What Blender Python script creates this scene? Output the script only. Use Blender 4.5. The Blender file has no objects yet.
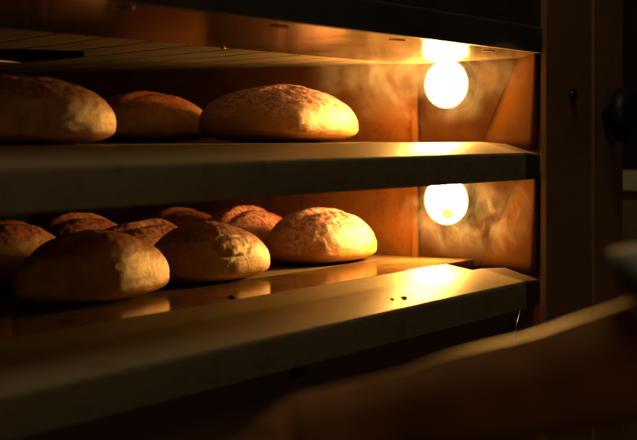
import bpy, bmesh, math, random
from mathutils import Vector, noise, Matrix

# ------------------------------------------------------------------ camera, world, lights
S = bpy.context.scene
COL = S.collection
Z0 = 1.30                                   # eye height above the bakery floor
cam_d = bpy.data.cameras.new("camera")
cam = bpy.data.objects.new("camera", cam_d); COL.objects.link(cam)
cam.location = (0, 0, Z0)
cam.rotation_euler = (math.radians(90), 0, math.radians(-59.6))
cam_d.sensor_width = 36.0
cam_d.lens = 85.2
cam_d.shift_y = -0.1334
cam_d.clip_start = 0.05; cam_d.clip_end = 60
cam_d.dof.use_dof = True
cam_d.dof.focus_distance = 2.72
cam_d.dof.aperture_fstop = 4.8
S.camera = cam

W = bpy.data.worlds.new("World"); S.world = W; W.use_nodes = True
W.node_tree.nodes["Background"].inputs[0].default_value = (1.0, 0.8, 0.55, 1)
W.node_tree.nodes["Background"].inputs[1].default_value = 0.0012

def area(name, loc, target, size, energy, color):
    d = bpy.data.lights.new(name, 'AREA'); d.size = size; d.energy = energy; d.color = color
    o = bpy.data.objects.new(name, d); COL.objects.link(o); o.location = loc
    o.rotation_euler = (Vector(target) - Vector(loc)).to_track_quat('-Z', 'Y').to_euler()
    return o
area("front_fill", (-0.2, -1.4, Z0 + 0.15), (2.3, 1.1, Z0 - 0.2), 0.8, 2.9, (1.0, 0.62, 0.28))  # added fill from behind the viewer for arm, column and lower body
# dim bakery room light falling on the oven front
area("room_light", (1.3, 0.50, Z0 + 2.5), (1.7, 1.1, Z0 - 0.15), 0.9, 8.5, (1.0, 0.80, 0.45))

S.view_settings.view_transform = 'Standard'
S.view_settings.look = 'None'
S.view_settings.exposure = 0.15
S.view_settings.gamma = 1
S.render.engine = 'CYCLES'
S.cycles.use_denoising = True
S.cycles.max_bounces = 8
S.cycles.diffuse_bounces = 1
S.cycles.volume_bounces = 1
S.cycles.volume_step_rate = 1.0
S.cycles.sample_clamp_indirect = 4.0
S.cycles.caustics_reflective = False

LAMP_STRENGTH = 390.0
LAMP_COLOR = (1.0, 0.465, 0.09, 1)

# ------------------------------------------------------------------ material helpers
def mat(name):
    m = bpy.data.materials.new(name); m.use_nodes = True
    nt = m.node_tree
    return m, nt, nt.nodes["Principled BSDF"]
def N(nt, kind, **kw):
    n = nt.nodes.new(kind)
    for k, v in kw.items():
        if k in n.inputs: n.inputs[k].default_value = v
        else: setattr(n, k, v)
    return n
def ramp(nt, fac, stops):
    r = nt.nodes.new("ShaderNodeValToRGB")
    cr = r.color_ramp
    while len(cr.elements) < len(stops): cr.elements.new(0.5)
    for e, (p, c) in zip(cr.elements, stops):
        e.position = p; e.color = c if len(c) == 4 else (*c, 1)
    nt.links.new(fac, r.inputs[0])
    return r
def mapped(nt, scale=(1, 1, 1), rot=(0, 0, 0)):
    tc = nt.nodes.new("ShaderNodeTexCoord"); mp = nt.nodes.new("ShaderNodeMapping")
    mp.inputs["Scale"].default_value = scale; mp.inputs["Rotation"].default_value = rot
    nt.links.new(tc.outputs["Object"], mp.inputs[0])
    return mp.outputs[0]
def mixc(nt, fac, a, b, mode='MIX'):
    m = nt.nodes.new("ShaderNodeMix"); m.data_type = 'RGBA'; m.blend_type = mode
    for s, v in ((0, fac), (6, a), (7, b)):
        if hasattr(v, "is_linked"): nt.links.new(v, m.inputs[s])
        else: m.inputs[s].default_value = v
    return m.outputs[2]

def steel(name, col_a, col_b, metallic, rough, brush=(6, 60, 60), rvar=0.15, bump=0.15, stain=None, stain_scale=7, fleck=None):
    m, nt, b = mat(name)
    co = mapped(nt, brush)
    n1 = N(nt, "ShaderNodeTexNoise", Scale=3.0, Detail=5.0); nt.links.new(co, n1.inputs["Vector"])
    co2 = mapped(nt)
    n2 = N(nt, "ShaderNodeTexNoise", Scale=float(stain_scale), Detail=6.0, Roughness=0.62); nt.links.new(co2, n2.inputs["Vector"])
    base = ramp(nt, n2.outputs[0], [(0.3, col_a), (0.7, col_b)]).outputs[0]
    if stain:
        n3 = N(nt, "ShaderNodeTexNoise", Scale=stain_scale * 2.6, Detail=8.0, Roughness=0.7); nt.links.new(co2, n3.inputs["Vector"])
        f = ramp(nt, n3.outputs[0], [(0.52, (0, 0, 0)), (0.66, (0.8, 0.8, 0.8))]).outputs[0]
        base = mixc(nt, f, base, (*stain, 1))
    met = None
    if fleck:
        n4 = N(nt, "ShaderNodeTexNoise", Scale=260.0, Detail=3.0, Roughness=0.8); nt.links.new(co2, n4.inputs["Vector"])
        n5 = N(nt, "ShaderNodeTexNoise", Scale=9.0, Detail=3.0); nt.links.new(co2, n5.inputs["Vector"])
        sm_ = N(nt, "ShaderNodeMath", operation='MULTIPLY_ADD'); sm_.inputs[1].default_value = 0.35
        nt.links.new(n5.outputs[0], sm_.inputs[0]); nt.links.new(n4.outputs[0], sm_.inputs[2])
        ff2 = ramp(nt, sm_.outputs[0], [(0.83, (0, 0, 0)), (0.87, (1, 1, 1))]).outputs[0]
        base = mixc(nt, ff2, base, (*fleck, 1))
    nt.links.new(base, b.inputs["Base Color"])
    b.inputs["Metallic"].default_value = metallic
    mr = N(nt, "ShaderNodeMapRange"); mr.inputs[1].default_value = 0.3; mr.inputs[2].default_value = 0.7
    mr.inputs[3].default_value = max(0.03, rough - rvar); mr.inputs[4].default_value = rough + rvar
    mx = N(nt, "ShaderNodeMath", operation='MULTIPLY_ADD'); mx.inputs[1].default_value = 0.5
    half = N(nt, "ShaderNodeMath", operation='MULTIPLY'); half.inputs[1].default_value = 0.5
    nt.links.new(n2.outputs[0], half.inputs[0])
    nt.links.new(n1.outputs[0], mx.inputs[0]); nt.links.new(half.outputs[0], mx.inputs[2])
    nt.links.new(mx.outputs[0], mr.inputs[0]); nt.links.new(mr.outputs[0], b.inputs["Roughness"])
    bp = N(nt, "ShaderNodeBump", Strength=bump, Distance=0.001); nt.links.new(n1.outputs[0], bp.inputs["Height"])
    nt.links.new(bp.outputs[0], b.inputs["Normal"])
    return m

M = {}
M['sill'] = steel("worn_sill_steel", (0.225, 0.185, 0.115), (0.265, 0.22, 0.14), 0.0, 0.45, rvar=0.07, bump=0.3, fleck=(0.07, 0.05, 0.03), stain=(0.175, 0.135, 0.08), stain_scale=9)
M['sill'].node_tree.nodes['Principled BSDF'].inputs['Specular IOR Level'].default_value = 0.16
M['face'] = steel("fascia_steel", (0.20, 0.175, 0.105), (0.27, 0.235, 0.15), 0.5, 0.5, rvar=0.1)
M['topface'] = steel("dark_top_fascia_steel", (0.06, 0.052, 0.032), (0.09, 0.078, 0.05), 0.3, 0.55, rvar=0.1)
M['capsteel'] = steel("shaded_end_cap_steel", (0.05, 0.038, 0.022), (0.08, 0.06, 0.035), 0.5, 0.45, rvar=0.1)  # shade at the sill's right end put into a darker steel colour
M['panel'] = steel("polished_ceiling_steel", (0.66, 0.50, 0.28), (0.78, 0.61, 0.37), 0.78, 0.13, brush=(4, 70, 20), rvar=0.08, bump=0.35, stain=(0.35, 0.2, 0.09), stain_scale=10)
M['panelshade'] = steel("shaded_lamp_panel_steel", (0.055, 0.022, 0.007), (0.12, 0.052, 0.018), 0.3, 0.5, brush=(30, 30, 5), rvar=0.15, bump=0.4, stain=(0.10, 0.04, 0.015), stain_scale=10)  # weak light on the panel round the lamp, painted as darker steel
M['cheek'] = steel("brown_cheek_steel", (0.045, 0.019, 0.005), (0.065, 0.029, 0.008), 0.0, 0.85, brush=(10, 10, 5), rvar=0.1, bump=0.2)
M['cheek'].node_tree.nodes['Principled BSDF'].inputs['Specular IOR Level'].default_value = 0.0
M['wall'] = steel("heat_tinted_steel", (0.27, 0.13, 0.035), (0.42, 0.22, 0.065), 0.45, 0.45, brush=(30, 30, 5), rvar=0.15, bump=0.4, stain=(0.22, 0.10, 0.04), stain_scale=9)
M['front'] = steel("brown_column_steel", (0.27, 0.145, 0.07), (0.36, 0.20, 0.10), 0.2, 0.5, brush=(30, 30, 4))
M['strip'] = steel("glossy_hearth_edge", (0.56, 0.38, 0.17), (0.70, 0.50, 0.24), 0.72, 0.15, brush=(5, 60, 30), rvar=0.08, bump=0.2, fleck=(0.6, 0.5, 0.36), stain=(0.16, 0.08, 0.03), stain_scale=8)
M['stone'] = steel("hearth_stone", (0.04, 0.023, 0.012), (0.08, 0.045, 0.022), 0.0, 0.75, brush=(20, 20, 20), bump=0.6)
M['body'] = steel("lower_body_paint", (0.16, 0.10, 0.035), (0.21, 0.13, 0.05), 0.0, 0.65)
M['dark'] = steel("blackened_metal", (0.012, 0.010, 0.009), (0.03, 0.024, 0.02), 0.3, 0.5)
M['bolt'] = steel("dark_bolt_metal", (0.05, 0.04, 0.035), (0.12, 0.10, 0.08), 0.9, 0.25)
M['bright'] = steel("bright_rivet_metal", (0.6, 0.58, 0.55), (0.75, 0.72, 0.68), 1.0, 0.2)

# slatted deep ceiling: sheet pressed with diagonal grooves
m, nt, b = mat("grooved_ceiling_sheet")
co = mapped(nt, (1, 1, 1), (0, 0, math.radians(26.7)))
sep = nt.nodes.new("ShaderNodeSeparateXYZ"); nt.links.new(co, sep.inputs[0])
nz = N(nt, "ShaderNodeTexNoise", Scale=3.0, Detail=3.0); nt.links.new(co, nz.inputs["Vector"])
a1 = N(nt, "ShaderNodeMath", operation='MULTIPLY'); a1.inputs[1].default_value = 10.0; nt.links.new(sep.outputs[0], a1.inputs[0])
a2 = N(nt, "ShaderNodeMath", operation='MULTIPLY_ADD'); a2.inputs[1].default_value = 0.5; nt.links.new(nz.outputs[0], a2.inputs[0]); nt.links.new(a1.outputs[0], a2.inputs[2])
fr = N(nt, "ShaderNodeMath", operation='FRACT'); nt.links.new(a2.outputs[0], fr.inputs[0])
gr = ramp(nt, fr.outputs[0], [(0.0, (0, 0, 0)), (0.09, (1, 1, 1)), (0.93, (1, 1, 1)), (1.0, (0, 0, 0))])
n5 = N(nt, "ShaderNodeTexNoise", Scale=11.0, Detail=6.0); nt.links.new(co, n5.inputs["Vector"])
cb = ramp(nt, n5.outputs[0], [(0.3, (0.21, 0.18, 0.135)), (0.7, (0.33, 0.285, 0.22))]).outputs[0]
nt.links.new(mixc(nt, gr.outputs[0], (0.03, 0.02, 0.014, 1), cb), b.inputs["Base Color"])
b.inputs["Roughness"].default_value = 0.55; b.inputs["Metallic"].default_value = 0.2
bp = N(nt, "ShaderNodeBump", Strength=0.8, Distance=0.004); nt.links.new(gr.outputs[0], bp.inputs["Height"]); nt.links.new(bp.outputs[0], b.inputs["Normal"])
M['slat'] = m

# lamp glass
m, nt, b = mat("glowing_lamp_glass")
b.inputs["Base Color"].default_value = (1, 0.9, 0.7, 1); b.inputs["Roughness"].default_value = 0.2
b.inputs["Emission Color"].default_value = LAMP_COLOR; b.inputs["Emission Strength"].default_value = LAMP_STRENGTH
M['lamp'] = m
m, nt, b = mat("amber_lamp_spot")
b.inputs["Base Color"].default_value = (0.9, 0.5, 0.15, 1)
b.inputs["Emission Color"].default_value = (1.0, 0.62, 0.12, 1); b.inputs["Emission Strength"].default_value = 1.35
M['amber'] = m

# bread crust
def crust(name, flour_amt, seed):
    m, nt, b = mat(name)
    co = mapped(nt)
    add = N(nt, "ShaderNodeVectorMath", operation='ADD'); add.inputs[1].default_value = (seed * 3.1, seed * 1.7, seed * 0.9)
    nt.links.new(co, add.inputs[0]); v = add.outputs[0]
    tc = nt.nodes.new("ShaderNodeTexCoord"); sep = nt.nodes.new("ShaderNodeSeparateXYZ"); nt.links.new(tc.outputs["Object"], sep.inputs[0])
    n1 = N(nt, "ShaderNodeTexNoise", Scale=16.0, Detail=7.0, Roughness=0.6); nt.links.new(v, n1.inputs["Vector"])
    n2 = N(nt, "ShaderNodeTexNoise", Scale=110.0, Detail=6.0, Roughness=0.75); nt.links.new(v, n2.inputs["Vector"])
    n3 = N(nt, "ShaderNodeTexNoise", Scale=420.0, Detail=3.0, Roughness=0.6); nt.links.new(v, n3.inputs["Vector"])
    side = ramp(nt, n1.outputs[0], [(0.28, (0.36, 0.14, 0.022)), (0.5, (0.60, 0.29, 0.052)), (0.72, (0.76, 0.45, 0.11))]).outputs[0]
    top = ramp(nt, n1.outputs[0], [(0.3, (0.22, 0.045, 0.014)), (0.65, (0.44, 0.12, 0.03))]).outputs[0]
    # browner crust on the top of the loaf
    at = nt.nodes.new("ShaderNodeAttribute"); at.attribute_name = "top"
    ma = N(nt, "ShaderNodeMath", operation='MULTIPLY_ADD'); ma.inputs[1].default_value = 0.9; nt.links.new(n1.outputs[0], ma.inputs[0]); nt.links.new(at.outputs["Fac"], ma.inputs[2])
    tf = ramp(nt, ma.outputs[0], [(0.86, (0, 0, 0)), (1.16, (1, 1, 1))]).outputs[0]
    c = mixc(nt, tf, side, top)
    # scorched freckles
    fk = ramp(nt, n2.outputs[0], [(0.60, (0, 0, 0)), (0.72, (0.55, 0.55, 0.55))]).outputs[0]
    c = mixc(nt, fk, c, (0.16, 0.055, 0.018, 1))
    # flour dusting
    af = nt.nodes.new("ShaderNodeAttribute"); af.attribute_name = "flour"
    mf = N(nt, "ShaderNodeMath", operation='MULTIPLY'); nt.links.new(af.outputs["Fac"], mf.inputs[0])
    g = ramp(nt, n2.outputs[0], [(0.46, (0, 0, 0)), (0.54, (1, 1, 1))]).outputs[0]
    nt.links.new(g, mf.inputs[1])
    mf2 = N(nt, "ShaderNodeMath", operation='MULTIPLY'); mf2.inputs[1].default_value = flour_amt; nt.links.new(mf.outputs[0], mf2.inputs[0])
    c = mixc(nt, mf2.outputs[0], c, (0.85, 0.62, 0.72, 1))
    ac = nt.nodes.new("ShaderNodeAttribute"); ac.attribute_name = "crackle"
    mk = N(nt, "ShaderNodeMath", operation='MULTIPLY'); nt.links.new(ac.outputs["Fac"], mk.inputs[0])
    gk = ramp(nt, n2.outputs[0], [(0.30, (0.2, 0.2, 0.2)), (0.55, (1, 1, 1))]).outputs[0]; nt.links.new(gk, mk.inputs[1])
    c = mixc(nt, mk.outputs[0], c, (0.075, 0.022, 0.008, 1))
    nt.links.new(c, b.inputs["Base Color"])
    b.inputs["Roughness"].default_value = 0.5
    b.inputs["Subsurface Weight"].default_value = 0.0
    h = N(nt, "ShaderNodeMath", operation='MULTIPLY_ADD'); h.inputs[1].default_value = 0.4
    n4 = N(nt, "ShaderNodeTexNoise", Scale=60.0, Detail=4.0, Roughness=0.6); nt.links.new(v, n4.inputs["Vector"])
    h4 = N(nt, "ShaderNodeMath", operation='MULTIPLY_ADD'); h4.inputs[1].default_value = 0.8; nt.links.new(n4.outputs[0], h4.inputs[0]); nt.links.new(n2.outputs[0], h4.inputs[2])
    nt.links.new(n3.outputs[0], h.inputs[0]); nt.links.new(h4.outputs[0], h.inputs[2])
    bp = N(nt, "ShaderNodeBump", Strength=0.55, Distance=0.0024); nt.links.new(h.outputs[0], bp.inputs["Height"])
    nt.links.new(bp.outputs[0], b.inputs["Normal"])
    return m

# ------------------------------------------------------------------ object helpers
def link(name, me, parent=None, material=None, smooth=False):
    o = bpy.data.objects.new(name, me); COL.objects.link(o)
    if material: me.materials.append(material)
    if smooth:
        for p in me.polygons: p.use_smooth = True
    if parent: o.parent = parent
    return o
def tag(o, label=None, cat=None, group=None, kind=None):
    if label: o["label"] = label
    if cat: o["category"] = cat
    if group: o["group"] = group
    if kind: o["kind"] = kind
    return o
def from_bm(name, bm, parent=None, material=None, smooth=False):
    bmesh.ops.recalc_face_normals(bm, faces=bm.faces)
    me = bpy.data.meshes.new(name); bm.to_mesh(me); bm.free()
    return link(name, me, parent, material, smooth)
def bevel_all(bm, w, seg=2):
    if w > 0:
        bmesh.ops.bevel(bm, geom=list(bm.edges), offset=w, segments=seg, affect='EDGES', profile=0.6, clamp_overlap=True)
def add_box(bm, x0, x1, y0, y1, z0, z1):
    vs = [bm.verts.new(p) for p in ((x0,y0,z0),(x1,y0,z0),(x1,y1,z0),(x0,y1,z0),(x0,y0,z1),(x1,y0,z1),(x1,y1,z1),(x0,y1,z1))]
    for f in ((0,3,2,1),(4,5,6,7),(0,1,5,4),(1,2,6,5),(2,3,7,6),(3,0,4,7)): bm.faces.new([vs[i] for i in f])
def box(name, x0, x1, y0, y1, z0, z1, material, parent=None, bev=0.0015):
    bm = bmesh.new(); add_box(bm, x0, x1, y0, y1, z0, z1); bevel_all(bm, bev)
    return from_bm(name, bm, parent, material)
def prism(name, pts, x0, x1, material, parent=None, bev=0.0, smooth=False, seg=3):
    """closed (y, z) outline run along X"""
    bm = bmesh.new()
    a = [bm.verts.new((x0, y, z)) for y, z in pts]; c = [bm.verts.new((x1, y, z)) for y, z in pts]
    n = len(pts)
    for i in range(n): bm.faces.new([a[i], a[(i+1) % n], c[(i+1) % n], c[i]])
    bm.faces.new(a); bm.faces.new(c[::-1])
    bevel_all(bm, bev, seg)
    return from_bm(name, bm, parent, material, smooth)
def lathe(name, prof, centre, axis, material, parent=None, seg=48, smooth=True):
    """prof: (distance along axis, radius)"""
    ax = Vector(axis).normalized()
    u = ax.orthogonal().normalized(); w = ax.cross(u)
    bm = bmesh.new(); rings = []
    for d, r in prof:
        rings.append([bm.verts.new(Vector(centre) + ax*d + (u*math.cos(2*math.pi*k/seg) + w*math.sin(2*math.pi*k/seg))*max(r, 1e-5)) for k in range(seg)])
    for a, c in zip(rings, rings[1:]):
        for k in range(seg): bm.faces.new([a[k], a[(k+1) % seg], c[(k+1) % seg], c[k]])
    bm.faces.new(rings[0]); bm.faces.new(rings[-1][::-1])
    bmesh.ops.remove_doubles(bm, verts=bm.verts, dist=1e-5)
    return from_bm(name, bm, parent, material, smooth)

# ------------------------------------------------------------------ room round the oven
ff = box("floor", -6, 9, -5, 6, -0.2, 0.0, M['dark'], bev=0); tag(ff, kind="structure")
m, nt, b = mat("bakery_wall_paint")
cw = mapped(nt); sp = nt.nodes.new("ShaderNodeSeparateXYZ"); nt.links.new(cw, sp.inputs[0])
nw = N(nt, "ShaderNodeTexNoise", Scale=4.0, Detail=5.0); nt.links.new(cw, nw.inputs["Vector"])
nt.links.new(ramp(nt, nw.outputs[0], [(0.3, (0.012, 0.010, 0.012)), (0.7, (0.02, 0.017, 0.018))]).outputs[0], b.inputs["Base Color"])
b.inputs["Roughness"].default_value = 0.7
bw = box("wall", -1.0, 9, 4.0, 4.15, 0, 3.2, m, bev=0); tag(bw, kind="structure")
bw2 = box("wall", 3.95, 4.10, -4, 3.995, 0, 3.2, m, bev=0); tag(bw2, kind="structure")
M['tan'] = steel("tan_board", (0.30, 0.20, 0.06), (0.38, 0.26, 0.09), 0.0, 0.6)
M['cream'] = steel("cream_edge", (0.75, 0.66, 0.42), (0.85, 0.76, 0.5), 0.0, 0.6)
cb_ = bpy.data.objects.new("wall_board", None); COL.objects.link(cb_); cb_.location = (3.945, 0, 0.6)
tag(cb_, "tan wall board with a pale top rail in the dark right of the oven", "board")
for nm, a0, a1, z0, z1, mt in (("board_panel", 3.925, 3.945, 0.02, 1.150, M['tan']), ("top_rail", 3.90, 3.945, 1.151, 1.205, M['cream'])):
    ob = box(nm, a0, a1, -0.5, 2.2, z0, z1, mt, None, bev=0.002); ob.parent = cb_; ob.matrix_parent_inverse = Matrix.Translation(-cb_.location)

# ------------------------------------------------------------------ the oven
PITCH = 0.2357
XL, XR, XW = 0.55, 2.656, 2.79       # mouth left, mouth right, inner end wall
YF, YS, YP, YB = 1.07, 1.161, 1.405, 2.45   # front face, sill back, panel back, rear wall
oven = bpy.data.objects.new("deck_oven", None); COL.objects.link(oven)
oven.location = (0, 0, 0)
tag(oven, "steel bakery deck oven with two open decks glowing orange round their lamps", "oven")

def sill_outline(z):
    # rounded nose between front face and sloped top
    nose = []
    cy, cz, r = YF + 0.007, z - 0.0344 - 0.0045, 0.007
    for k in range(7):
        a = math.radians(180 - k * (180 - 104) / 6)
        nose.append((cy + r*math.cos(a), cz + r*math.sin(a)))
    tip = [(YS - 0.006, z - 0.0134), (YS - 0.002, z - 0.0128), (YS, z - 0.0155)]
    return [(YF, z - 0.0819)] + nose + tip + [(YS, z - 0.030), (YF + 0.010, z - 0.052), (YF + 0.010, z - 0.0819)]
for k in (-1, 0, 1):
    z = Z0 + k * PITCH
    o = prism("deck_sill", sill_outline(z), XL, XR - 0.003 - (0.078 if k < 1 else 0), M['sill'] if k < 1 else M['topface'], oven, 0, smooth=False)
    for p in o.data.polygons: p.use_smooth = False
# sharp-free shading on noses
for o in [c for c in oven.children if c.name.startswith("deck_sill")]:
    for p in o.data.polygons: p.use_smooth = abs(p.normal.x) < 0.5
    o.data.set_sharp_from_angle(angle=math.radians(32))

# folded end cap closing each sill against the column
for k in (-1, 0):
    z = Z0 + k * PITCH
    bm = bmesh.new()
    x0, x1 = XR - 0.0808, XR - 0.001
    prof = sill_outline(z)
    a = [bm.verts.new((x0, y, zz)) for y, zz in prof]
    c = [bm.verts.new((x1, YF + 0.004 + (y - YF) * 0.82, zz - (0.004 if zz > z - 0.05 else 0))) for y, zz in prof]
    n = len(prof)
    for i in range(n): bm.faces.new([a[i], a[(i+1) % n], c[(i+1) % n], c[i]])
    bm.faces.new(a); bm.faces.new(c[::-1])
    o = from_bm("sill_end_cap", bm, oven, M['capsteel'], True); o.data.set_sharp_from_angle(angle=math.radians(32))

for k in (-1, 0):
    z = Z0 + k * PITCH
    # narrow bevelled lip, glossy hearth edge plate, hearth stone
    prism("hearth_lip", [(YS + 0.0005, z - 0.0285), (1.19, z - 0.0278), (1.268, z - 0.0150), (1.2715, z - 0.0155), (1.2715, z - 0.026), (YS + 0.0005, z - 0.032)], XL, XR - 0.004, M['sill'], oven)
    box("hearth_plate", XL, XW - 0.002, 1.2720, 1.43, z - 0.030, z - 0.0150, M['strip'], oven, bev=0.001)
    box("hearth_stone", XL, XW - 0.002, 1.4305, YB, z - 0.034, z - 0.0148, M['stone'], oven, bev=0.002)
# ceilings of the two chambers (k=1 is above the upper deck)
for k in (0, 1):
    z = Z0 + k * PITCH
    prism("ceiling_panel", [(YF + 0.0105, z - 0.0815), (YP, z - 0.0907), (YP + 0.001, z - 0.0885), (YP, z - 0.0865), (YF + 0.0105, z - 0.0785)], XL, XR + 0.13, M['panel'], oven)
    # oval fixing slots
    for xs in (1.08, 1.444, 1.804, 2.163, 2.525):
        bm = bmesh.new(); zz = z - 0.0815 - 0.0092 * (0.045 / 0.32) - 0.0006
        vs = []
        for q in range(32):
            a = 2 * math.pi * q / 32
            vs.append(bm.verts.new((xs + 0.021 * math.copysign(abs(math.cos(a)) ** 0.7, math.cos(a)), 1.122 + 0.0085 * math.copysign(abs(math.sin(a)) ** 0.8, math.sin(a)), zz - 0.0002)))
        f = bm.faces.new(vs)
        r = bmesh.ops.extrude_face_region(bm, geom=[f])
        bmesh.ops.translate(bm, verts=[v for v in r['geom'] if isinstance(v, bmesh.types.BMVert)], vec=(0, 0, 0.002))
        from_bm("fixing_slot", bm, oven, M['bolt'])
    # deep ceiling with a rectangular flue opening
    bm = bmesh.new()
    def loop(pts):
        vs = [bm.verts.new(p) for p in pts]
        return [bm.edges.new((vs[i], vs[(i+1) % len(vs)])) for i in range(len(vs))]
    zc = z - 0.0880
    e = loop([(XL, YP + 0.002, zc), (XW - 0.002, YP + 0.002, zc), (XW - 0.002, YB, zc), (XL, YB, zc)])
    e += loop([(2.08, 1.70, zc), (2.235, 1.825, zc), (2.36, 2.09, zc), (1.86, 2.13, zc), (1.78, 1.86, zc)])
    bmesh.ops.triangle_fill(bm, edges=e, use_beauty=True)
    r = bmesh.ops.extrude_face_region(bm, geom=list(bm.faces))
    bmesh.ops.translate(bm, verts=[v for v in r['geom'] if isinstance(v, bmesh.types.BMVert)], vec=(0, 0, 0.004))
    o = from_bm("grooved_ceiling", bm, oven, M['slat'])
    box("flue_box", XL, XW - 0.003, YP + 0.01, YB, zc + 0.020, zc + 0.024, M['dark'], oven, bev=0)
    for xs, sc in ((1.72, 1), (1.99, 1.25), (2.087, 1.4), (2.34, 0.9), (2.436, 1.0)):
        lathe("rivet", [(0, 0.0028*sc), (-0.0022*sc, 0.0028*sc), (-0.0034*sc, 0.0018*sc), (-0.0038*sc, 0.0)], (xs, YP + 0.004, zc), (0, 0, 1), M['bright'], oven, seg=16)

# side walls, rear wall
for k in (-1, 0):
    zf = Z0 + k * PITCH - 0.030; zt = Z0 + (k + 1) * PITCH - 0.084
    box("end_wall", XW, XW + 0.01, YP + 0.006, YB, zf, zt, M['wall'], oven, bev=0.001)
    box("wall_seam_strip", XW - 0.006, XW + 0.01, YP - 0.008, YP + 0.005, zf, zt - 0.006, M['wall'], oven, bev=0.0015)
    box("lamp_panel", XW + 0.003, XW + 0.013, YF + 0.03, YP - 0.0095, zf, zt + 0.006, M['panelshade'], oven, bev=0.001)
    box("rear_wall", XL, XW, YB, YB + 0.01, zf, zt, M['dark'], oven, bev=0)
    box("end_wall", XL - 0.01, XL, YF + 0.01, YB, zf, zt, M['dark'], oven, bev=0)
    # splayed cheek between column and lamp panel
    P = [Vector((XR + 0.001, YF + 0.012, zf)), Vector((XW + 0.002, 1.262, zf)), Vector((XW + 0.002, 1.172, zt + 0.012)), Vector((XR + 0.001, YF + 0.012, zt + 0.012))]
    bm = bmesh.new(); g = []
    for i in range(9):
        row = []
        for j in range(9):
            s, t = i / 8, j / 8
            row.append(bm.verts.new(P[0].lerp(P[1], s).lerp(P[3].lerp(P[2], s), t)))
        g.append(row)
    for i in range(8):
        for j in range(8): bm.faces.new([g[i][j], g[i+1][j], g[i+1][j+1], g[i][j+1]])
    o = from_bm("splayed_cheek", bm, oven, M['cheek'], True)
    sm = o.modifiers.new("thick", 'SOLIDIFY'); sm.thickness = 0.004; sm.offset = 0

# lamps on the end wall
for k in (0, -1):
    zl = Z0 + k * PITCH + 0.1030
    c = (XW + 0.003, 1.322, zl)
    holder = lathe("oven_lamp", [(0, 0.056), (-0.006, 0.056), (-0.010, 0.053), (-0.026, 0.053), (-0.030, 0.0515), (-0.030, 0.048), (-0.012, 0.046), (-0.012, 0.0)], c, (1, 0, 0), M['dark'], oven)
    holder["label"] = "round glowing oven lamp near the ceiling of the " + ("upper deck" if k == 0 else "lower deck")
    prof = []
    for q in range(15):
        a = math.pi / 2 * q / 14
        prof.append((-0.020 - 0.026 * math.sin(a), 0.0495 * math.cos(a)))
    prof = [(-0.013, 0.0470), (-0.016, 0.0485)] + prof
    lathe("lamp_glass", prof, c, (1, 0, 0), M['lamp'], holder)
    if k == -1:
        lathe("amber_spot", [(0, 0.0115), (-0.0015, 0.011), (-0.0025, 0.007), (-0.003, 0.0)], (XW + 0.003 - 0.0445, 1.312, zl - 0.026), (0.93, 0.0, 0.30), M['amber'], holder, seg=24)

# front columns to the right of the mouth
ZB, ZT = 0.12, Z0 + 0.62
box("column_edge_strip", XR + 0.0085, XR + 0.036, YF - 0.004, YF + 0.0095, ZB, ZT, M['front'], oven, bev=0.003)
box("column_panel", XR + 0.0385, 2.918, YF, YF + 0.010, ZB, ZT, M['front'], oven, bev=0.002)
box("column_panel", 2.928, 3.105, YF - 0.002, YF + 0.30, ZB, ZT, M['front'], oven, bev=0.002)
box("column_seam_strip", 2.9185, 2.9275, YF + 0.006, YF + 0.010, ZB, ZT, M['dark'], oven, bev=0)
box("column_panel", XL - 0.4, XL - 0.012, YF, YF + 0.30, ZB, ZT, M['front'], oven, bev=0.002)
bolt = lathe("column_bolt", [(0, 0.0135), (-0.004, 0.0135), (-0.008, 0.0115), (-0.0095, 0.007), (-0.0098, 0.0)], (2.806, YF - 0.0005, Z0 + 0.077), (0, 1, 0), M['bolt'], oven, seg=32)
# top fascia above the upper chamber, body panel below the lower sill
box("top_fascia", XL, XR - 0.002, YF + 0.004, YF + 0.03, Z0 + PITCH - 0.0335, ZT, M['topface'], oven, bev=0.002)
box("lower_body_panel", XL, XR + 0.0015, YF + 0.014, YF + 0.05, ZB, Z0 - PITCH - 0.0825, M['body'], oven, bev=0.002)
lathe("body_bolt", [(0, 0.009), (-0.010, 0.009), (-0.014, 0.006), (-0.015, 0.0)], (1.78, YF + 0.014, Z0 - PITCH - 0.089), (0, 1, 0), M['dark'], oven, seg=24)
# outer shell
box("oven_shell", XW + 0.015, 3.10, YF + 0.0115, YB + 0.06, ZB, ZT, M['front'], oven, bev=0.004)
box("oven_top", XL - 0.4, XW + 0.0145, YF + 0.302, YB + 0.06, Z0 + PITCH - 0.05, ZT - 0.002, M['dark'], oven, bev=0)
box("oven_base", XL - 0.4, XW + 0.0145, YF + 0.302, YB + 0.06, 0.0, Z0 - PITCH - 0.036, M['dark'], oven, bev=0)
box("oven_back", XL - 0.4, XW + 0.0145, YB + 0.012, YB + 0.06, Z0 - PITCH - 0.0355, Z0 + PITCH - 0.0505, M['dark'], oven, bev=0)
# black round knob at the outer edge of the column
kn = lathe("door_knob", [(0.0, 0.016), (-0.020, 0.016), (-0.024, 0.046), (-0.032, 0.056), (-0.048, 0.058), (-0.060, 0.050), (-0.066, 0.030), (-0.068, 0.0)], (2.99, YF - 0.0025, Z0 + 0.040), (0, 1, 0), M['dark'], oven, seg=48)
# thin steel stay hanging below the lower sill at its right end
def rod(name, p, q, r, material, parent):
    p, q = Vector(p), Vector(q); L = (q - p).length
    return lathe(name, [(0, r*0.6), (0.001, r), (L-0.001, r), (L, r*0.6)], p, (q-p), material, parent, seg=12)
rod("door_stay", (2.52, YF - 0.012, Z0 - 0.315), (2.49, YF - 0.008, Z0 - 0.372), 0.0028, M['bright'], oven)

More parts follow.
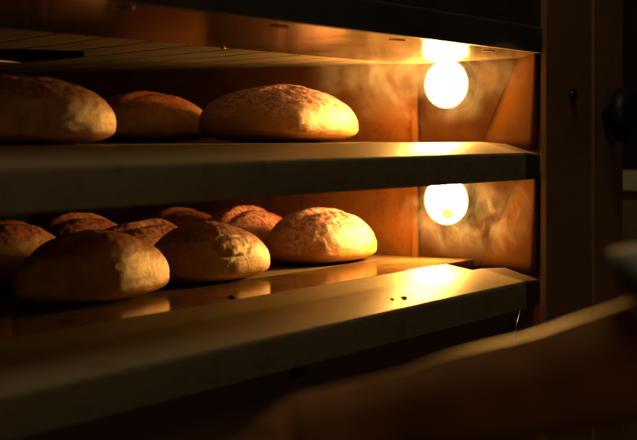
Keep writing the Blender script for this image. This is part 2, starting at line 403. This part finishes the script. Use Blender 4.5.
# ------------------------------------------------------------------ the bread
def loaf(x, y, zfloor, ax, ay, h, yaw, seed, label, flour=0.8, group="loaves baking on the lower deck", rosette=None, crack=None, flour_dir=(-0.2, -0.5, 0.8), ridge=0.5, red=0.0):
    rnd = random.Random(seed)
    nu, nv = 150, 84
    me = bpy.data.meshes.new("bread_loaf")
    verts, faces, topv, flv, crk = [], [], [], [], []
    off = Vector((seed * 7.3, seed * 2.9, seed * 5.1))
    fd = Vector(flour_dir).normalized()
    bend = rnd.uniform(-0.08, 0.08)
    for j in range(nv + 1):
        ph = -math.pi / 2 + math.pi * j / nv
        for i in range(nu):
            th = 2 * math.pi * i / nu
            cx, cy, sz = math.cos(th), math.sin(th), math.sin(ph)
            cr = math.cos(ph)
            d = Vector((cr * cx, cr * cy, sz))
            # fuller than an ellipse in plan, flattened bottom, domed top
            r = abs(cr) ** 0.80
            px = ax * r * math.copysign(abs(cx) ** 0.92, cx)
            py = ay * r * math.copysign(abs(cy) ** 0.92, cy)
            pz = sz * (0.70 * h) if sz > 0 else -0.30 * h * (abs(sz) ** 0.55)
            # ends sag lower than the middle
            fx = abs(px) / ax
            if sz > 0: pz *= 1 - 0.20 * fx ** 2.2 + 0.05 * math.sin(seed) * px / ax - 0.05 * px / ax
            p = Vector((px, py + bend * ax * (px / ax) ** 2 * 0.4, pz))
            lump = noise.noise(p * 11 + off) * 0.0050 + noise.noise(p * 26 + off) * 0.0009
            fine = noise.noise(p * 85 + off) * 0.0007 + noise.noise(p * 190 + off) * 0.0006
            # burst score along the top: raised ragged ear
            wig = noise.noise(Vector((px * 14, seed, 0))) * 0.16
            q = py / ay + 0.12 + wig
            t = max(0.0, sz)
            ear = math.exp(-((q - 0.10) / 0.13) ** 2) * 0.0055 * ridge - math.exp(-((q + 0.14) / 0.10) ** 2) * 0.0040 * ridge
            ear *= max(0, 1 - fx ** 3) * min(1, t * 2.2)
            rough_top = max(0.0, d.dot(fd) - 0.35) * (noise.turbulence(p * 60 + off, 3, False) - 0.5) * 0.0022
            disp = (lump + fine) * (0.35 if sz < -0.3 else 1.0) + ear + rough_top
            ck = 0.0
            if rosette:
                rd = Vector(rosette).normalized(); an = d.angle(rd)
                ring = math.exp(-((an - 0.27 - 0.09 * noise.noise(d * 5 + off)) / 0.035) ** 2)
                disp += 0.0012 * math.exp(-((an) / 0.22) ** 2) - 0.0016 * ring
                ck = max(ck, ring * (0.15 + 1.1 * abs(noise.noise(d * 9 + off * 2))))
                disp += 0.0008 * noise.noise(p * 120 + off) * math.exp(-(an / 0.3) ** 2)
            if crack:
                cd = Vector(crack).normalized(); an = d.angle(cd)
                cw_ = math.exp(-((d.z - cd.z - 0.16 * noise.noise(p * 30 + off)) / 0.028) ** 2) * math.exp(-(an / 0.24) ** 4)
                disp -= 0.0030 * cw_; ck = max(ck, 0.85 * cw_)
            nrm = Vector((d.x / ax, d.y / ay, d.z / h)).normalized()
            p += nrm * disp
            zmin = -0.30 * h
            if p.z < zmin + 0.001: p.z = zmin + 0.001 * 0
            verts.append((p.x, p.y, p.z - zmin))
            topv.append(max(0.0, min(1.2, t ** 1.4 + red)))
            ff_ = max(0.0, min(1.0, (d.dot(fd) - 0.42 + 0.38 * noise.noise(p * 20 + off)) * 2.6))
            flv.append(ff_); crk.append(min(1.0, ck))
    for j in range(nv):
        for i in range(nu):
            faces.append((j*nu + i, j*nu + (i+1) % nu, (j+1)*nu + (i+1) % nu, (j+1)*nu + i))
    me.from_pydata(verts, [], faces); me.update()
    a = me.attributes.new("top", 'FLOAT', 'POINT'); a.data.foreach_set("value", topv)
    a = me.attributes.new("crackle", 'FLOAT', 'POINT'); a.data.foreach_set("value", crk)
    a = me.attributes.new("flour", 'FLOAT', 'POINT'); a.data.foreach_set("value", flv)
    o = link("bread_loaf", me, None, crust("bread_crust", flour, seed), True)
    o.location = (x, y, zfloor); o.rotation_euler = (0, 0, math.radians(yaw))
    return tag(o, label, "loaf", group)

zU = Z0 - 0.0146; zL = Z0 - PITCH - 0.0146
GU = "loaves baking on the upper deck"
loaf(2.485, 1.545, zU, 0.212, 0.128, 0.108, 4, 1, "large floury oval loaf on the upper deck, brightly lit beside the lamp wall", 0.9, GU, crack=(0.15, -0.75, 0.5), flour_dir=(-0.35, -0.45, 0.8))
loaf(1.705, 1.51, zU, 0.170, 0.095, 0.102, -6, 2, "dim brown loaf at the left end of the upper deck", 0.35, GU)
loaf(2.44, 1.83, zU, 0.190, 0.095, 0.100, 6, 3, "low shadowed loaf half hidden behind the large floury loaf on the upper deck", 0.15, GU)
loaf(2.57, 1.500, zL, 0.150, 0.082, 0.104, -4, 4, "golden loaf with a pointed floury top nearest the lower lamp", 1.0, crack=(0.3, -0.80, 0.2), flour_dir=(-0.35, -0.55, 0.75), ridge=0.9)
loaf(2.145, 1.478, zL, 0.145, 0.070, 0.101, -3, 5, "golden loaf with a round cracked scar, middle of the front row on the lower deck", 0.35, rosette=(-0.1, -0.83, 0.42), ridge=0.12)
loaf(1.815, 1.460, zL, 0.165, 0.078, 0.104, 3, 6, "dark brown loaf at the left of the front row on the lower deck", 0.15, flour_dir=(0.1, 0.2, 1))
loaf(2.60, 1.700, zL, 0.140, 0.078, 0.101, 5, 7, "red-topped loaf directly behind and left of the pointed floury loaf", 0.45, flour_dir=(-0.5, -0.3, 0.8), ridge=1.0, red=0.4)
loaf(2.22, 1.680, zL, 0.150, 0.078, 0.092, 0, 8, "flour-speckled loaf top showing between the two left loaves of the front row", 0.5, flour_dir=(-0.1, -0.3, 0.95), ridge=1.0, red=0.4)
loaf(1.86, 1.690, zL, 0.150, 0.075, 0.108, 4, 9, "faint loaf deep in shadow at the far left edge of the lower deck", 0.2)
loaf(2.30, 1.890, zL, 0.130, 0.080, 0.093, -5, 10, "glowing reddish loaf top behind the dark left loaf of the lower deck", 0.35, ridge=1.0, red=0.4)
loaf(2.645, 1.900, zL, 0.130, 0.080, 0.093, 5, 11, "dim red loaf top in the rearmost row above the scarred loaf", 0.3, ridge=0.8, red=0.4)

# crumbs on the lower sill and hearth edge
def crumb(x, y, z, s, seed, label):
    bm = bmesh.new(); bmesh.ops.create_icosphere(bm, subdivisions=3, radius=1.0)
    for v in bm.verts:
        k = 1 + 0.5 * noise.noise(v.co * 1.7 + Vector((seed, 0, 0)))
        v.co = Vector((v.co.x * s * 1.5 * k, v.co.y * s * k, max(v.co.z, -0.5) * s * 0.6 * k))
    o = from_bm("burnt_crumb", bm, None, M['dark'], True)
    o.location = (x, y, z + s * 0.28); o.rotation_euler = (math.radians(12), 0, seed)
    return tag(o, label, "crumb", "burnt crumbs on the lower deck edge")
def on_sill(y): return Z0 - PITCH - 0.0344 + (y - YF) / 0.091 * 0.0216
crumb(2.12, 1.108, on_sill(1.108), 0.0028, 1, "small burnt crumb on the lower steel sill, left of a pair")
crumb(2.155, 1.106, on_sill(1.106), 0.0036, 2, "larger burnt crumb on the lower steel sill, right of a pair")
crumb(1.935, 1.290, Z0 - PITCH - 0.0150, 0.0042, 5, "flat charred flake on the glossy hearth edge below the scarred loaf")

# ------------------------------------------------------------------ steam
def steam(name, lo, hi, dens, seed, scale, label, thresh=(0.51, 0.66), stretch=(1, 1, 0.75)):
    bm = bmesh.new(); bmesh.ops.create_icosphere(bm, subdivisions=4, radius=1.0)
    c = [(a + b_) / 2 for a, b_ in zip(lo, hi)]; h = [(b_ - a) / 2 for a, b_ in zip(lo, hi)]
    for v in bm.verts:
        v.co = Vector((v.co.x * h[0], v.co.y * h[1], v.co.z * h[2]))
    m = bpy.data.materials.new("steam_vapour"); m.use_nodes = True; nt = m.node_tree; nt.nodes.clear()
    out = nt.nodes.new("ShaderNodeOutputMaterial"); pv = nt.nodes.new("ShaderNodeVolumePrincipled")
    nt.links.new(pv.outputs[0], out.inputs["Volume"])
    pv.inputs["Color"].default_value = (0.82, 0.84, 0.86, 1); pv.inputs["Anisotropy"].default_value = 0.2
    tc = nt.nodes.new("ShaderNodeTexCoord")
    mp = nt.nodes.new("ShaderNodeMapping"); mp.inputs["Scale"].default_value = stretch; mp.inputs["Location"].default_value = (seed, seed * 2.3, seed * 0.7)
    nt.links.new(tc.outputs["Object"], mp.inputs[0])
    n = N(nt, "ShaderNodeTexNoise", Scale=scale, Detail=5.0, Roughness=0.6, Distortion=1.0); nt.links.new(mp.outputs[0], n.inputs["Vector"])
    r = N(nt, "ShaderNodeMapRange"); r.inputs[1].default_value = thresh[0]; r.inputs[2].default_value = thresh[1]; r.inputs[3].default_value = 0; r.inputs[4].default_value = dens
    nt.links.new(n.outputs[0], r.inputs[0])
    # fade to nothing at the edge of the cloud
    dv = N(nt, "ShaderNodeVectorMath", operation='DIVIDE'); dv.inputs[1].default_value = h; nt.links.new(tc.outputs["Object"], dv.inputs[0])
    ln = N(nt, "ShaderNodeVectorMath", operation='LENGTH'); nt.links.new(dv.outputs[0], ln.inputs[0])
    fd = N(nt, "ShaderNodeMapRange"); fd.inputs[1].default_value = 1.0; fd.inputs[2].default_value = 0.45; fd.inputs[3].default_value = 0; fd.inputs[4].default_value = 1
    nt.links.new(ln.outputs["Value"], fd.inputs[0])
    mu = N(nt, "ShaderNodeMath", operation='MULTIPLY'); nt.links.new(r.outputs[0], mu.inputs[0]); nt.links.new(fd.outputs[0], mu.inputs[1])
    nt.links.new(mu.outputs[0], pv.inputs["Density"])
    o = from_bm(name, bm, None, m, True); o.location = c
    return tag(o, label, "steam", None, "stuff")
steam("steam", (2.16, 1.02, Z0 + 0.005), (2.665, 1.40, Z0 + 0.235), 5.0, 1.3, 15.0, "thin wisps of steam drifting out of the upper deck round its lamp")
steam("steam", (2.37, 1.03, Z0 - 0.235), (2.665, 1.29, Z0 - 0.06), 5.5, 4.1, 20.0, "curling wisp of steam rising below and right of the lower lamp")

# ------------------------------------------------------------------ baker's forearm in the foreground
m, nt, b = mat("skin"); b.inputs['Specular IOR Level'].default_value = 0.1
ns = N(nt, "ShaderNodeTexNoise", Scale=30.0, Detail=5.0); nt.links.new(mapped(nt), ns.inputs["Vector"])
nt.links.new(ramp(nt, ns.outputs[0], [(0.3, (0.24, 0.105, 0.040)), (0.7, (0.32, 0.145, 0.055))]).outputs[0], b.inputs["Base Color"])
b.inputs["Roughness"].default_value = 0.5
M['skin'] = m
m, nt, b = mat("white_cotton")
ns = N(nt, "ShaderNodeTexNoise", Scale=60.0, Detail=4.0); nt.links.new(mapped(nt), ns.inputs["Vector"])
nt.links.new(ramp(nt, ns.outputs[0], [(0.3, (0.70, 0.68, 0.64)), (0.7, (0.84, 0.82, 0.78))]).outputs[0], b.inputs["Base Color"])
b.inputs["Roughness"].default_value = 0.9
M['cotton'] = m

def skin_chain(name, nodes, edges, material, parent=None, levels=2):
    """nodes: (x, y, z, radius)"""
    me = bpy.data.meshes.new(name)
    me.from_pydata([n[:3] for n in nodes], edges, []); me.update()
    o = link(name, me, parent, None)
    sk = o.modifiers.new("skin", 'SKIN'); sk.use_smooth_shade = True
    for i, n in enumerate(nodes):
        me.skin_vertices[0].data[i].radius = (n[3], n[3]) if len(n) < 5 else (n[3], n[4])
    me.skin_vertices[0].data[0].use_root = True
    sb = o.modifiers.new("sub", 'SUBSURF'); sb.levels = levels; sb.render_levels = levels
    dg = bpy.context.evaluated_depsgraph_get()
    ev = o.evaluated_get(dg); nm = bpy.data.meshes.new_from_object(ev)
    o.modifiers.clear(); o.data = nm
    nm.materials.clear(); nm.materials.append(material)
    for p in nm.polygons: p.use_smooth = True
    return o
# axes of the arm: R = away to the right, F = away from the viewer
F = Vector((0.8625, 0.506, 0)); R = Vector((0.506, -0.8625, 0)); U = Vector((0, 0, 1))
ARM = Vector((0, 0, Z0))
def A(r, f, u, rad): p = ARM + R*r + F*f + U*u; return (p.x, p.y, p.z, rad)
nodes = [A(0.135, 1.12, -0.193, 0.040),      # mid forearm
         A(0.235, 1.08, -0.160, 0.047), A(0.33, 1.02, -0.118, 0.047), A(0.45, 0.93, -0.10, 0.050), A(0.56, 0.78, 0.02, 0.058), A(0.62, 0.66, 0.14, 0.066),   # elbow, upper arm, shoulder
         A(0.075, 1.14, -0.205, 0.031), A(0.040, 1.15, -0.212, 0.028),    # wrist
         A(0.005, 1.155, -0.222, 0.031), A(-0.025, 1.16, -0.234, 0.033)]  # palm
edges = [(0, 1), (1, 2), (2, 3), (3, 4), (4, 5), (0, 6), (6, 7), (7, 8), (8, 9)]
def finger(base, pts):
    i0 = base
    for p in pts:
        nodes.append(A(p[0], p[1], p[2] - 0.046 - (0.016 if base == 8 else 0), p[3])); edges.append((i0, len(nodes) - 1)); i0 = len(nodes) - 1
finger(9, [(-0.052, 1.120, -0.200, 0.0105), (-0.085, 1.112, -0.212, 0.0092), (-0.104, 1.108, -0.232, 0.0082), (-0.110, 1.106, -0.250, 0.0070)])
finger(9, [(-0.058, 1.144, -0.196, 0.0108), (-0.094, 1.140, -0.206, 0.0095), (-0.116, 1.138, -0.228, 0.0085), (-0.122, 1.137, -0.248, 0.0072)])
finger(9, [(-0.056, 1.168, -0.198, 0.0104), (-0.090, 1.168, -0.208, 0.0092), (-0.111, 1.167, -0.229, 0.0082), (-0.117, 1.166, -0.248, 0.0070)])
finger(9, [(-0.048, 1.190, -0.204, 0.0096), (-0.076, 1.194, -0.214, 0.0083), (-0.092, 1.195, -0.231, 0.0074), (-0.097, 1.195, -0.246, 0.0064)])
finger(8, [(-0.006, 1.128, -0.208, 0.0130), (-0.036, 1.112, -0.222, 0.0110), (-0.064, 1.106, -0.236, 0.0090)])
arm = skin_chain("person", nodes, edges, M['skin'])
tag(arm, "bare forearm and hand of a baker in a white sleeve reaching past the oven", "person")
bm = bmesh.new(); rings = []
for q, (r_, f_, u_, rad, tilt) in enumerate([(0.262, 1.058, -0.136, 0.056, 0.045), (0.258, 1.061, -0.137, 0.060, 0.045), (0.295, 1.040, -0.128, 0.060, 0.04),
        (0.33, 1.02, -0.112, 0.062, 0.03), (0.45, 0.93, -0.08, 0.066, 0.01), (0.53, 0.83, -0.02, 0.072, 0), (0.58, 0.75, 0.06, 0.078, 0), (0.64, 0.62, 0.17, 0.088, 0)]):
    c = ARM + R*r_ + F*f_ + U*u_
    ax = (R * 0.9 - F * 0.45 + U * 0.15).normalized() if q < 5 else (R * 0.45 - F * 0.5 + U * 0.75).normalized()
    e1 = (U - ax * U.dot(ax)).normalized(); e2 = ax.cross(e1)
    ring = []
    for k in range(40):
        a = 2 * math.pi * k / 40
        fold = 1 + 0.03 * math.sin(3 * a + q) + 0.02 * math.sin(7 * a + 2 * q)
        ring.append(bm.verts.new(c + (e1 * math.cos(a) + e2 * math.sin(a)) * rad * fold - ax * tilt * math.cos(a)))
    rings.append(ring)
for a_, c_ in zip(rings, rings[1:]):
    for k in range(40): bm.faces.new([a_[k], a_[(k+1) % 40], c_[(k+1) % 40], c_[k]])
bm.faces.new(rings[-1])
sl = from_bm("sleeve", bm, arm, M['cotton'], True)
sl["label"] = "short white sleeve"
